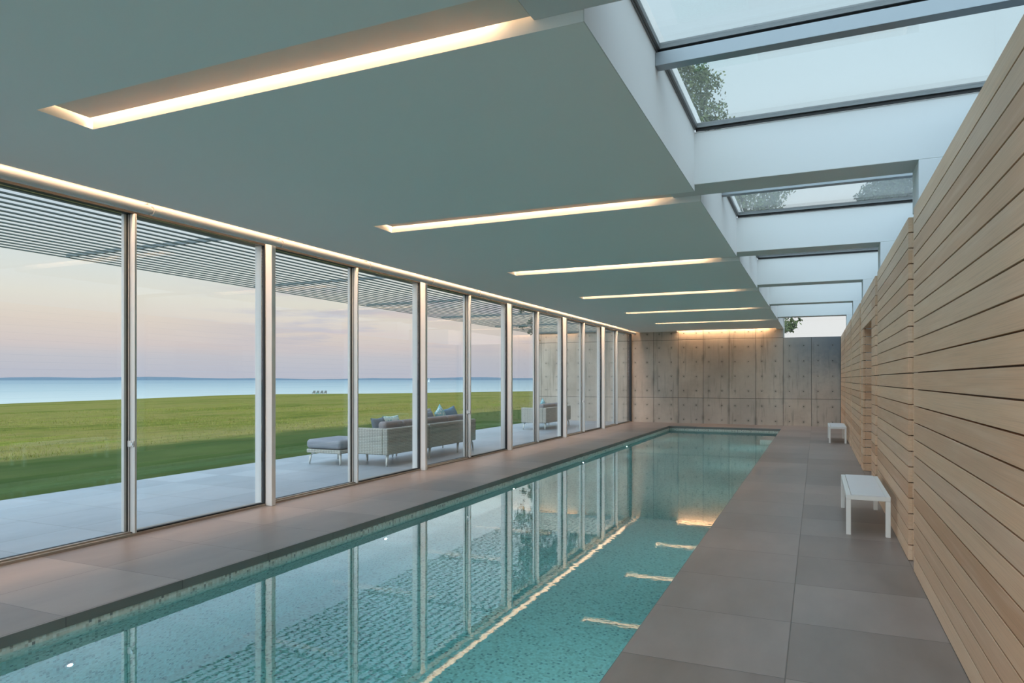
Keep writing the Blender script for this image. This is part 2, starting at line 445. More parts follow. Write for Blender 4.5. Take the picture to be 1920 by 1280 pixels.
# ceiling slab with a cove slot per bay
c = MB(); ZT = 3.9
slots = [(SL0 + BAY * k, SL1 + BAY * k) for k in range(-2, 7)]
ys = [YN] + [v for s_ in slots for v in s_] + [YB]
ys[-1] = max(ys[-1], ys[-2])
c.box(XCE, XF, YN, slots[0][0], ZC, ZT)
for i, (a, e) in enumerate(slots):
    e = min(e, YB - .0)
    nxt = slots[i + 1][0] if i + 1 < len(slots) else None
    if nxt: c.box(XCE, XF, e, nxt, ZC, ZT)
    c.box(XCE, -4.37, a, e, ZC, ZT)                 # blank end of the slot, glass side
    if i == len(slots) - 1: c.box(-1.2, XF, a, e, ZC, ZT)
    c.box(-4.37, XF, a, e, 3.36, ZT)                # top of the cove
struct(c.build('ceiling', M['ceil']), 'flat white ceiling crossed by light slots', 'ceiling')
# white plaster fascia between ceiling and skylight (thin lining on the ceiling edge, per bay)
f = MB()
for i in range(-1, len(slots)):
    a = slots[i][1] if i >= 0 else YN
    e = slots[i + 1][0] if i + 1 < len(slots) else YB
    if e - a > .05: f.box(XF, XF + .006, a, e, ZC + .0005, 3.68)
struct(f.build('trim_1', M['white']), 'white plaster fascia along the skylight edge of the ceiling', 'fascia')

# header over the glass, roof deck and outer walls
h = MB().box(-6.185, -6.12, YN, YB, 3.2, ZT).box(-6.12, XCE, YN, YB, 3.46, ZT)
struct(h.build('wall_left', M['white']), 'white header above the glass sliding doors', 'wall')
o = MB().box(XR, XR + .15, YN, YB, -.066, ZG - .03)
struct(o.build('wall_right', M['white']), 'white outer wall behind the timber panels', 'wall')
wb = MB().box(-9.51, XF, YB, YB + .32, -.5, ZT).box(XF, XR + .15, YB, YB + .32, -.5, 2.855)
struct(wb.build('wall_back', M['conc']), 'tall raw concrete end wall with rows of tie holes', 'wall')

# beams with their legs
for k in range(-2, 6):
    a, e = SL0 + BAY * k - .015, SL1 + BAY * k
    bm = MB().box(-1.23, XR, a, e, ZB, 3.664).box(.725, XR, a, e, 2.86, ZB).box(.785, XR, a, e, 0, 2.86)
    vis = k + 1
    if k >= 1:
        lab = 'white beam crossing the skylight with leg, ' + ORD[k - 1] + ' from the camera'
    else: lab = None
    struct(bm.build('beam', M['white'], bevel=.004), lab, 'beam', 'white beams across the skylight')

# skylight: one window per half bay
def skylight(n_, y0, y1, lab):
    w = struct(root('window_%d' % n_, (0, 0, 0)), lab, 'skylight', 'roof glass panes')
    x0, x1 = XF + .006, XR
    s = .03
    MB().box(x0 + .013, x1, y1 - .012, y1, 3.664, 3.69).box(x0 + .013, x1, y0, y0 + .012, 3.664, 3.69).build('gasket', M['dark'], w)
    MB().box(x0, x0 + .012, y0, y1, 3.681, 3.69).box(x0, x0 + s, y0, y1, 3.69, ZG + .03).box(x0 + s, x1, y1 - s, y1, 3.69, ZG + .03).box(x0 + s, x1, y0, y0 + s, 3.69, ZG + .03).build('frame', M['frame'], w)
    MB().box(x0 + s, x1 + .1, y0 + s, y1 - s, ZG, ZG + .02).build('pane', M['roofglass'], w)
wn = 1
for k in range(-2, 6):
    a, e = SL1 + BAY * k, SL0 + BAY * (k + 1) - .015
    mid = (a + e) / 2
    if k == 5: e = YB
    mm = struct(MB().box(XF + .006, XR, mid - .045, mid + .045, 3.575, 3.664).build('trim_%d' % (k + 4), M['steel'], bevel=.003), 'grey steel glazing bar across bay ' + (ORD[max(k, 0)]) + ' of the skylight' if k >= 0 else None, 'glazing bar')
    for q, (u, v) in enumerate(((a, mid), (mid, e))):
        lab = ('%s roof glass pane %s the %s beam' % ('nearer' if q == 0 else 'farther', 'beyond', ORD[k])) if k >= 0 else None
        skylight(wn, u, v, None if k < 0 else 'roof glass pane, %s half of the %s skylight bay from the camera' % ('near' if q == 0 else 'far', ORD[k])); wn += 1
# clerestory over the low end of the concrete wall
w = struct(root('window_%d' % wn, (0, YB, 2.855)), 'clear glass above the low end of the concrete wall', 'window'); wn += 1
MB().box(XF + .006, XR, YB + .1, YB + .12, 2.86, 3.672).build('pane', M['glass'], w)
MB().box(XF, XF + .03, YB + .06, YB + .15, 2.855, 3.672).box(XF + .03, XR, YB + .06, YB + .15, 3.66, 3.69).build('frame', M['stile'], w)

# timber wall: five panels of boards with gaps at the legs
BZ = .1293; NBD = 22
def boards(mb, x0, x1, y0, y1, k0=0, k1=NBD, face='x'):
    for k in range(k0, k1): mb.box(x0, x1, y0, y1, k * BZ + .0042, (k + 1) * BZ - .0042)
pan = [(-4.3, -.80)] + [(SL1 + .005 + BAY * k, SL0 + BAY * (k + 1) + .025) for k in range(-1, 6)]
pan = [(a if i else -4.3, min(e, YB)) for i, (a, e) in enumerate(pan)]
DY0, DY1, DK = 10.72, 12.63, 18
wi = 0
for i, (a, e) in enumerate(pan):
    mb = MB(); bk = MB()
    if a < DY0 < e:
        boards(mb, XWOOD, XWOOD + .03, a, DY0); boards(mb, XWOOD, XWOOD + .03, DY1, e)
        boards(mb, XWOOD, XWOOD + .03, DY0, DY1, DK)
        boards(mb, XWOOD + .032, XR - .02, DY1, DY1 + .025, 0, DK)          # far reveal
        boards(mb, XWOOD + .032, XR - .02, DY0 - .025, DY0, 0, DK)
        mb.box(XWOOD + .032, XR - .02, DY0, DY1, DK * BZ + .004, DK * BZ + .03)  # soffit
        bk.box(XWOOD + .0305, XWOOD + .045, a, DY0 - .03, 0.005, 2.84).box(XWOOD + .0305, XWOOD + .045, DY1 + .03, e, 0.005, 2.84).box(XWOOD + .0305, XWOOD + .045, DY0 - .03, DY1 + .03, DK * BZ + .035, 2.84)
    else:
        boards(mb, XWOOD, XWOOD + .03, a, e)
        bk.box(XWOOD + .0305, XWOOD + .045, a + .03, e, .005, 2.84)
    # end faces turned into the gap
    if i: boards(mb, XWOOD + .0305, XWOOD + .075, a, a + .024)
    lab = None
    if i >= 1:
        lab = {1: 'pale timber board wall panel nearest the camera', 2: 'timber board wall panel behind the near white bench', 3: 'timber board wall panel with the doorway cut in it'}.get(i - 1 if False else i - 1)
        lab = ['pale timber board panel of the right wall, at the frame edge', 'tall timber board panel nearest the camera', 'timber board panel beside the near white bench', 'timber board panel with the doorway in it', 'timber board panel just beyond the doorway', 'timber board panel next to the far white bench', 'timber board panel second from the concrete wall', 'last timber board panel touching the concrete wall'][min(i, 7)]
    pw = struct(mb.build('wall_right_timber', M['wood'], bevel=.0015, seg=1), lab, 'timber wall', 'timber panels of the right wall')
    bk.build('backing', M['woodback'], pw)
dl = MB(); boards(dl, XR - .06, XR - .03, DY0, DY1, 0, DK)
struct(dl.build('door_13', M['wood']), 'wooden door leaf deep inside the timber doorway', 'door')

# ------------------------------------------------------------------ glass sliding doors and posts
sl = MB().box(-6.16, -5.99, YN, YB, 0.0, .022).box(-6.075, -6.03, YN, YB, .022, .035)
struct(sl.build('trim_20', M['sill']), 'thin bronze sill track under the sliding glass doors', 'sill track')
hd = MB().box(-6.16, -6.002, YN, YB, 3.09, 3.2)
struct(hd.build('trim_21', M['dark']), 'dark head track above the sliding glass doors', 'head track')
ZH = 3.089
struct(MB().box(-6.14, -5.985, YB - .06, YB, .022, ZH).build('trim_23', M['dark']), 'dark jamb where the glass wall meets the concrete', 'jamb')
dn = 1
for k in range(-3, 6):
    yw0 = 6.21 + BAY * (k - 1)                       # wide post nearer the camera
    yw1 = yw0 + BAY
    yn = yw0 + 1.857                                  # meeting stiles
    if yw1 > YB: yw1 = YB - .01
    vis = 6.21 + BAY * k > 3
    if k >= -2 and yw0 + .15 < YB:
        col = MB().box(-6.0, -5.90, yw0 + .09, yw0 + .155, 0, 3.165).box(-6.14, -6.045, yw0 + .07, yw0 + .155, 0.02, 3.089)
        cl = struct(col.build('column', M['post'], bevel=.004), ('wide white post of the glass wall, %s from the camera' % ORD[k - 1]) if k >= 1 else None, 'post', 'wide white posts of the glass wall')
        MB().box(-6.045, -6.0, yw0 + .078, yw0 + .15, .022, 3.089).build('gasket', M['dark'], cl)
    if k < -1: continue
    a0 = max(yw0 + .157, YN + .01)
    # fixed leaf on the outer track
    y1 = min(yn - .0, YB)
    def leaf(name, ya, yb, xi, far_stile, near_stile, lock, lab):
        r = struct(root(name, (xi, ya, 0)), lab, 'sliding door', 'glass sliding doors')
        MB().box(xi - .012, xi + .012, ya, yb, .03, ZH).build('pane', M['glass'], r)
        if near_stile: MB().box(xi - .045, xi + .055, ya, ya + .022, .024, ZH).build('stile', M['stile'], r, bevel=.003); MB().box(xi - .02, xi - .012, ya - .002, ya + .01, .024, ZH).build('seal', M['dark'], r)
        if far_stile == 'pale':
            MB().box(xi - .03, xi + .01, yb - .034, yb - .009, .024, ZH).build('stile', M['stile'], r, bevel=.003)
            MB().box(xi - .03, xi + .01, yb - .009, yb + .02, .024, ZH).build('gasket', M['dark'], r)
        MB().box(xi - .02, xi + .02, ya, yb, .022, .036).build('rail', M['dark'], r)
        if lock:
            L = MB().box(xi - .035, xi + .02, ya - .012, ya + .0, .85, .91).box(xi + .02, xi + .05, ya - .010, ya + .0, .85, .91).build('lock', M['stile'], r, bevel=.004)
            MB().tube([(xi + .036, ya - .010, .88), (xi + .036, ya - .022, .88)], .013, 12).build('keyhole', M['chrome'], L)
        return r
    vis_i = k
    leaf('door_%d' % dn, a0, yn, -6.09, 'pale', False, False, ('glass door leaf just beyond the %s wide post from the camera' % ORD[k - 1]) if k >= 1 else ('glass door leaf at the left edge of the view' if k == 0 else None)); dn += 1
    if yn + .05 < YB: leaf('door_%d' % dn, yn, min(yw1 + .065, YB - .065), -6.03, 'wide', True, k in (0, 2, 4), ('glass door leaf ending at the %s wide post from the camera' % ORD[k]) if 0 <= k < 5 else ('glass door leaf ending at the concrete wall' if k == 5 else None)); dn += 1

# shade tube above the glass, one roller per leaf
js = [4.62 + 1.75 * j for j in range(-2, 11)] + [YB - .12]
n_ = 0
for j in range(len(js) - 1):
    r = root('shade_roller', (-5.865, js[j], 3.122))
    lab = 'white shade roller tube above the glass wall, %s from the camera' % ORD[j]
    if js[j + 1] > YB - .2: lab = 'white shade roller tube touching the concrete end wall'
    tag(r, lab, 'roller shade', 'shade rollers above the glass wall')
    MB().tube([(-5.835, js[j] + .016, 3.115), (-5.835, js[j + 1] - .016, 3.115)], .045, 24).build('tube', M['white'], r, smooth=False)
    MB().tube([(-5.835, js[j] - .016, 3.115), (-5.835, js[j] + .016, 3.115)], .030, 20).box(-6.002, -5.845, js[j] - .008, js[j] + .008, 3.12, 3.185).build('bracket', M['stile'], r)

# ------------------------------------------------------------------ cove lights
def cove(k):
    a, e = SL0 + BAY * k, min(SL1 + BAY * k, YB)
    gap = .12 if k == 6 else .045
    lab = 'warm recessed cove light slot in the ceiling, %s from the camera' % ORD[k]
    if k == 6: lab = 'warm light slot washing the top of the concrete wall'
    r = root('cove_light', (-2.7, (a + e) / 2, 3.25)); tag(r, lab, 'ceiling light', 'cove light slots in the ceiling')
    MB().box(-4.335, -1.23, a, e - gap, 3.205, 3.215).build('baffle', M['baffle'], r)
    MB().box(-4.36, -1.42, e - gap, e - .004, 3.285, 3.29).build('light_strip', M['led'], r)
for k in range(0, 7): cove(k)
r = root('window_light', (-5.95, 10, 3.4)); tag(r, 'warm light strip hidden above the shade tube', 'light strip')
MB().box(-5.724, -5.720, YN + .1, YB - .05, 3.175, 3.215).build('light_strip', M['ledw'], r)
MB().box(-5.80, -5.75, YN + .1, YB - .05, 3.40, 3.405).build('light_strip', M['ledf'], r)
MB().box(-5.985, -5.93, YN + .1, YB - 1.2, 3.40, 3.405).build('light_strip', M['ledb'], r)
MB().box(-5.995, -5.92, YN + .1, YB - 1.2, 3.406, 3.458).box(-5.924, -5.92, YN + .1, YB - 1.2, 3.20, 3.406).build('channel', M['stile'], r)  # unseen side fin added to keep the strip's light off the end wall
MB().box(-5.82, -5.73, YN + .1, YB - .05, 3.406, 3.458).build('channel', M['stile'], r)

# pool lamps on the window-side wall of the basin
for k in range(0, 6):
    y = 2.86 + BAY * k; x = x0 = XP0 - .015
    r = root('pool_lamp', (x, y, -.69)); tag(r, 'tiny underwater lamp on the pool wall, %s from the camera' % ORD[k], 'pool lamp', 'underwater pool lamps')
    MB().tube([(x + .001, y, -.69), (x + .018, y, -.69)], .035, 16).build('ring', M['chrome'], r)
    MB().tube([(x + .0185, y, -.69), (x + .022, y, -.69)], .016, 16).build('lens', M['pool_led'], r)

for k in range(-1, 6):  # unseen lamps added on the deck-side wall to brighten the water
    y = 1.11 + BAY * k; x = XP1 + .015
    fill_lamp = MB().tube([(x - .001, y, -.69), (x - .018, y, -.69)], .035, 16).build('lamp', M['chrome'], pb)
    MB().tube([(x - .0185, y, -.69), (x - .022, y, -.69)], .016, 16).build('lens', M['added_pool_led'], fill_lamp)
cp = MB(); q = .004
cp.box(XP0, XP0 + q, YP0, YP1, t, -.0008).box(XP1 - q, XP1, YP0, YP1, t, -.0008).box(XP0 + q, XP1 - q, YP1 - q, YP1, t, -.0008)
struct(cp.build('trim_22', M['edge']), 'dark honed edge of the tiled deck along the pool', 'coping')

# ------------------------------------------------------------------ benches
def bench(y0, y1, label):
    x0, x1, zt = .262, .642, .385
    r = root('bench', ((x0 + x1) / 2, (y0 + y1) / 2, 0)); tag(r, label, 'bench', 'low white benches on the right deck')
    s = .042
    for xa in (x0, x1 - s):
        for ya in (y0, y1 - s): MB().box(xa, xa + s, ya, ya + s, 0, zt - .046).build('leg', M['bench'], r, bevel=.003)
    MB().box(x0, x0 + s, y0, y1, zt - .045, zt).box(x1 - s, x1, y0, y1, zt - .045, zt).box(x0 + s, x1 - s, y0, y0 + s * .4, zt - .045, zt - .004).box(x0 + s, x1 - s, y1 - s * .4, y1, zt - .045, zt - .004).build('frame', M['bench'], r, bevel=.003)
    MB().box(x0 + s + .004, x1 - s - .004, y0 + .001, y1 - .001, zt - .003, zt + .004).build('top', M['benchtop'], r)
    return r
bn = bench(7.40, 8.95, 'low white bench on the deck near the camera, before the timber doorway')
copy_tree(bn, Vector((.452, 8.175 + 10.45, 0)), 'small far white bench by the timber wall near the concrete wall')

# ------------------------------------------------------------------ outside: terrace, pergola, lawn, sea
tr = MB().box(-9.28, -6.16, YN - 6, YB, -.12, -.005)
struct(tr.build('patio', M['patio']), 'pale tiled terrace outside the glass wall', 'terrace')

pg = root('pergola', (-7.8, 9.5, 3.2)); tag(pg, 'slatted grey sunshade canopy over the terrace outside the glass', 'pergola')
xs = [-9.55 + .185 * i for i in range(19)]
for xx in xs: MB().box(xx - .024, xx + .024, YN - 2, YB - .01, 3.195, 3.205).build('slat', M['slat'], pg)
for k in range(-2, 6):
    y = 6.27 + BAY * k
    MB().box(-9.575, -6.19, y - .012, y + .012, 3.206, 3.25).build('beam', M['slat'], pg)
MB().box(-9.575, -6.19, YB - .05, YB - .012, 3.206, 3.27).build('beam', M['slat'], pg)

# lawn as a polar fan sinking gently to its bluff edge
FX, VXP, HYP = 1290., 1531., 711.
TH = math.atan((VXP - 960) / FX); cT, sT = math.cos(TH), math.sin(TH)
def ray(px):
    xc = (px - 960) / FX; return (xc * cT - sT, cT + xc * sT)      # ground vector per unit depth
def edge(px):
    pts = [(-1500, 800, 60), (-500, 772, 85), (0, 757, 110), (240, 748, 140), (400, 741.5, 170), (480, 739, 180), (700, 737.5, 185), (880, 735, 188), (1000, 733, 190), (1300, 731, 192), (1600, 730, 192)]
    for (a, ya, da), (b_, yb, db) in zip(pts, pts[1:]):
        if px <= b_ or b_ == 1600:
            t_ = (px - a) / (b_ - a); return ya + (yb - ya) * t_, da + (db - da) * t_
gv, gf = [], []
pxs = list(range(-1500, 1601, 50)); NR = 40
for px in pxs:
    yy, D = edge(px); rx, ry = ray(px)
    ze = 1.5 - (yy - HYP) * D / FX
    d0 = -9.2 / rx if rx < -.05 else 60.
    d0 = min(d0, 30. if rx < 0 else 60)
    if rx > -.30: d0 = 27.
    for i in range(NR + 2):
        tt = i / NR; tt2 = tt ** 1.6
        d = d0 + (D - d0) * tt2
        z = -.07 + (ze + .07) * ((d - d0) / (D - d0))
        if i == NR + 1: d = D + 3.; z = ze - 9.
        elif i < NR: z += .05 * math.sin(d * .31 + px * .004) * tt * (1 - tt) * 2
        gv.append((rx * d, ry * d, z))
for i in range(len(pxs) - 1):
    for j in range(NR + 1):
        a = i * (NR + 2) + j; gf.append((a, a + 1, a + NR + 3, a + NR + 2))
lw = MB(); lw.add(gv, gf); lo = lw.build('lawn', M['lawn'], smooth=True); struct(lo, 'green lawn running from the terrace to the sea bluff', 'lawn')

# rough meadow blades beyond the mown strip: nobody could count them
g = np.random.default_rng(3)
NB = 26000
px = g.uniform(-60, 1015, NB); rr = g.uniform(0, 1, NB)
bv, bf = [], []
for i in range(NB):
    yy, D = edge(px[i]); rx, ry = ray(px[i]); d0 = -9.2 / rx; ze = 1.5 - (yy - HYP) * D / FX
    dm = -15.6 / rx
    d = dm + (min(D, dm + 38) - dm) * rr[i] ** 1.3
    z = -.07 + (ze + .07) * ((d - d0) / (D - d0)) - .03
    hgt = g.uniform(.04, .11) * (1 + (g.random() < .05) * .8); wd = .005 * (d / 20) + .003
    a = g.uniform(0, math.pi); lx, ly = g.normal(0, .05, 2)
    X, Y = rx * d, ry * d
    cx, cy = math.cos(a) * wd, math.sin(a) * wd
    k = len(bv); bv += [(X - cx, Y - cy, z), (X + cx, Y + cy, z), (X + lx, Y + ly, z + hgt)]; bf.append((k, k + 1, k + 2))
mb = MB(); mb.add(bv, bf); bo = mb.build('meadow_grass', M['blade']); tag(bo, 'longer yellow green grass beyond the mown strip', 'grass', None, 'stuff')

sea = MB(); sv, sf = [], []
rad = [30, 60, 100, 160, 260, 420, 700, 1200, 2200, 4500, 9000, 16000]
NA = 40
for r_ in rad:
    for i in range(NA + 1):
        an = math.radians(-100 + 200 * i / NA) ; sv.append((-r_ * math.cos(an) , r_ * math.sin(an), -8.6))
for i in range(len(rad) - 1):
    for j in range(NA):
        a = i * (NA + 1) + j; sf.append((a, a + 1, a + NA + 2, a + NA + 1))
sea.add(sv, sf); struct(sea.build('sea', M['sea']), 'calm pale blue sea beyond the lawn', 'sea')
hl = MB(); hv, hf = [], []
for i in range(121):
    an = math.radians(-25 + 110 * i / 120); hz_ = 26 + 9 * math.sin(i * .21) + 5 * math.sin(i * .73 + 1) + R.uniform(-2, 2)
    for (r_, z_) in ((8600, -9), (8900, hz_ * .8), (9300, hz_), (10500, -9)):
        hv.append((-r_ * math.cos(an), r_ * math.sin(an), z_ - 8))
for i in range(120):
    for j in range(3):
        a = i * 4 + j; hf.append((a, a + 1, a + 5, a + 4))
hl.add(hv, hf); struct(hl.build('hills', M['hill'], smooth=True), 'faint blue far shore on the horizon', 'far shore')

# ------------------------------------------------------------------ outdoor furniture
def legs(r, pts, h=.21):
    for (x, y, dx, dy) in pts:
        MB().tube([(x + dx * .13, y + dy * .13, h + .01), (x + dx * .055, y + dy * .055, h - .02), (x + dx * .02, y + dy * .02, h - .07), (x, y, .05), (x, y, 0.)], [.020, .027, .024, .018, .014], 8).build('leg', M['leg'], r, smooth=True)
def cushion(mb, x0, x1, y0, y1, z0, z1): mb.box(x0, x1, y0, y1, z0, z1)
def sofa(name, xb, y0, y1, depth, label, group, midleg=None, near_arm=True, far_arm=True, seats=2, backc='cushion2'):
    """back stands at x = xb facing the lawn (-x)"""
    r = root(name, (xb - depth / 2, (y0 + y1) / 2, -.005)); tag(r, label, 'sofa', group)
    xf = xb - depth; zt = .655; zb_ = .20
    fr = MB(); fr.box(xb - .10, xb, y0, y1, zb_, zt)
    if near_arm: fr.box(xf, xb - .10, y0, y0 + .10, zb_, zt)
    if far_arm: fr.box(xf, xb - .10, y1 - .10, y1, zb_, zt)
    fr.box(xf, xb - .10, y0 + (.10 if near_arm else 0), y1 - (.10 if far_arm else 0), zb_, zb_ + .10)
    fr.build('woven_frame', M['weave'], r, bevel=.02)
    ya, yb_ = y0 + (.11 if near_arm else .01), y1 - (.11 if far_arm else .01)
    for i in range(seats):
        s0 = ya + (yb_ - ya) * i / seats + .005; s1 = ya + (yb_ - ya) * (i + 1) / seats - .005
        MB().box(xf + .01, xb - .115, s0, s1, zb_ + .105, .44).build('seat_cushion', M['cushion'], r, bevel=.045, seg=3)
        MB().box(xb - .29, xb - .11, s0, s1, .445, .765).build('back_cushion', M[backc], r, bevel=.06, seg=4)
    pts = []
    for (x, dx) in ((xb - .05, -1), (xf + .05, 1)):
        pts += [(x, y0 + .05, dx * .3, 1), (x, y1 - .05, dx * .3, -1)]
        if midleg: pts.append((x, midleg, dx * .3, 1))
    legs(r, pts); return r
sofa('outdoor_sofa', -6.70, 9.88, 11.27, .84, 'woven outdoor sofa next to the grey ottoman on the terrace', 'woven outdoor sofas')
sofa('outdoor_sofa', -6.70, 11.30, 13.22, .84, 'woven outdoor sofa beyond the one beside the ottoman, in the same row', 'woven outdoor sofas', midleg=12.48, near_arm=False)
sofa('outdoor_sofa', -7.31, 19.0, 21.25, .80, 'woven outdoor sofa standing alone near the concrete wall', 'woven outdoor sofas')
r = root('ottoman', (-7.9, 10.1, -.005)); tag(r, 'low grey cushioned ottoman on curved pale legs on the terrace', 'ottoman')
MB().box(-8.29, -7.55, 9.70, 10.58, .20, .27).build('woven_frame', M['weave'], r, bevel=.015)
MB().box(-8.30, -7.55, 9.69, 10.59, .275, .44).build('seat_cushion', M['cushion'], r, bevel=.065, seg=5)
legs(r, [(-8.25, 9.74, .8, .3), (-7.58, 9.74, -.3, .3), (-8.25, 10.53, .8, -.3), (-7.58, 10.53, -.3, -.3)])

def pillow(loc, size, rot, m, label):
    n = 10; mb = MB(); v, f_ = [], []
    Mx = Matrix.Translation(Vector(loc)) @ Matrix.Rotation(rot[2], 4, 'Z') @ Matrix.Rotation(rot[1], 4, 'Y') @ Matrix.Rotation(rot[0], 4, 'X')
    for s_ in (1, -1):
        for i in range(n + 1):
            for j in range(n + 1):
                u, w_ = i / n * 2 - 1, j / n * 2 - 1
                pin = 1 - .10 * (1 - abs(w_)) * 1.0 * (abs(u) ** 2); pin2 = 1 - .10 * (1 - abs(u)) * (abs(w_) ** 2)
                th = (max(0., (1 - u ** 2) * (1 - w_ ** 2)) ** .45) * .5
                v.append(Mx @ Vector((s_ * th * size[2], u * size[0] / 2 * pin, w_ * size[1] / 2 * pin2)))
    N = (n + 1) ** 2
    for s_ in (0, 1):
        for i in range(n):
            for j in range(n):
                a = s_ * N + i * (n + 1) + j; q = (a, a + n + 1, a + n + 2, a + 1)
                f_.append(q if s_ == 0 else tuple(reversed(q)))
    mb.add(v, f_); o = mb.build('throw_pillow', m, smooth=True)
    bm = bmesh.new(); bm.from_mesh(o.data); bmesh.ops.remove_doubles(bm, verts=bm.verts, dist=1e-4)
    ce = Vector(loc); bmesh.ops.translate(bm, verts=bm.verts, vec=-ce); bm.to_mesh(o.data); bm.free(); o.location = ce
    return tag(o, label, 'pillow', 'throw pillows on the outdoor sofas')
pillow((-7.12, 10.28, .62), (.46, .42, .15), (0, -.35, .1), M['slate'], 'slate blue pillow leaning at the ottoman end of the woven sofa')
pillow((-7.14, 10.72, .635), (.46, .42, .15), (0, -.35, -.1), M['teal'], 'teal patterned pillow next to the slate pillow on the woven sofa')
pillow((-7.10, 11.95, .665), (.46, .40, .15), (0, -.3, .1), M['slate'], 'slate pillow alone mid row on the woven sofas')
pillow((-7.12, 12.45, .72), (.44, .42, .14), (.45, -.3, .1), M['aqua'], 'white and aqua patterned pillow tipped on its corner')
pillow((-7.12, 12.88, .70), (.46, .42, .17), (.2, -.3, -.2), M['blue'], 'blue pillow next to the white and aqua one')
pillow((-7.30, 12.16, .66), (.55, .50, .17), (0, -.2, .05), M['cushion'], 'large plain grey pillow between the slate and the aqua patterned pillows')
pillow((-7.60, 19.55, .69), (.40, .38, .14), (.4, -.3, .1), M['aqua'], 'white and aqua pillow on the lone far sofa')

# brass lantern hung at the far end of the canopy
r = root('brass_lantern', (-9.60, YB - .05, 2.54)); tag(r, 'slim brass cylinder hanging at the end of the concrete wall', 'lantern')
LX, LY = -9.60, YB - .06
MB().tube([(LX, LY, 2.60), (LX, LY, 3.08)], .075, 20).build('body', M['brass'], r, smooth=True)
MB().tube([(LX, LY, 2.54), (LX, LY, 2.60)], [.065, .078], 20).build('base', M['brass'], r)
MB().tube([(LX, LY, 3.08), (LX, LY, 3.12), (LX, LY, 3.17)], [.08, .06, .02], 20).build('cap', M['dark'], r)
MB().box(LX, -9.46, LY - .02, LY + .02, 2.95, 2.98).box(-9.50, -9.46, LY + .02, YB, 2.95, 2.98).build('arm', M['brass'], r)

# lawn chairs at the bluff, far off
def lawnchair(px_, m, label):
    yy, D = edge(px_); D *= .985; rx, ry = ray(px_)
    ze = 1.5 - (yy - HYP) * edge(px_)[1] / FX
    X, Y = rx * D, ry * D
    r = root('lawn_chair', (X, Y, ze)); tag(r, label, 'lawn chair', 'lawn chairs on the bluff')
    mb = MB()
    A = Matrix.Translation((X, Y, ze)) @ Matrix.Rotation(math.radians(55), 4, 'Z')
    for i in range(5): mb.box(-.30 + .125 * i, -.20 + .125 * i, -.02, .0, 0, .75, 0, A @ Matrix.Translation((0, -.15, .25)) @ Matrix.Rotation(math.radians(28), 4, 'X'))
    mb.build('backrest', m, r)
    s_ = MB().box(-.32, .32, -.1, .5, .30, .34, 0, A); s_.build('seat', m, r)
    for q in (-.36, .34): MB().box(q, q + .04, -.2, .55, .52, .55, 0, A).build('armrest', m, r)
    for q in (-.34, .30):
        MB().box(q, q + .05, .45, .5, -.05, .53, 0, A).build('leg', m, r); MB().box(q, q + .05, -.18, -.13, -.05, .53, 0, A).build('leg', m, r)
wht = simple('weathered_white_wood', (.20, .22, .23, 1), .8)
tl = simple('turquoise_paint', (.10, .42, .34, 1), .7)
for px_, m_, lb in ((588.5, wht, 'pale lawn chair on the bluff, leftmost of four'), (595.5, wht, 'pale lawn chair on the bluff, second from left of four'), (603, wht, 'pale lawn chair on the bluff, third from left of four'), (610, wht, 'pale lawn chair on the bluff, rightmost of four')):
    lawnchair(px_, m_, lb)
yy, D = edge(595); rx, ry = ray(595); D *= .975; ze = 1.5 - (yy - HYP) * edge(595)[1] / FX
r = root('side_table', (rx * D, ry * D, ze)); tag(r, 'small turquoise table among the lawn chairs on the bluff', 'table')
MB().box(rx * D - .25, rx * D + .25, ry * D - .25, ry * D + .25, ze + .30, ze + .36).build('tabletop', tl, r)
for ax in (-.2, .2):
    for ay in (-.2, .2): MB().box(rx * D + ax - .03, rx * D + ax + .03, ry * D + ay - .03, ry * D + ay + .03, ze - .05, ze + .30).build('leg', tl, r)

# sailboat far out
rx, ry = ray(804.5); D = 2600.
r = root('sailboat', (rx * D, ry * D, -8.6)); tag(r, 'tiny white sailboat on the horizon', 'sailboat')
MB().tube([(rx * D - 5, ry * D - 2, -8.), (rx * D, ry * D, -8.), (rx * D + 5, ry * D + 2, -8.)], [.3, 1.3, .2], 8).build('hull', M['post'], r)
MB().add([(rx * D - 4, ry * D, -6.5), (rx * D + 1, ry * D, -6.5), (rx * D + .8, ry * D, 6.5), (rx * D - 4, ry * D + .15, -6.5), (rx * D + 1, ry * D + .15, -6.5), (rx * D + .8, ry * D + .15, 6.5)], [(0, 1, 2), (3, 5, 4), (0, 2, 5, 3), (1, 4, 5, 2), (0, 3, 4, 1)]).build('sail', M['post'], r)

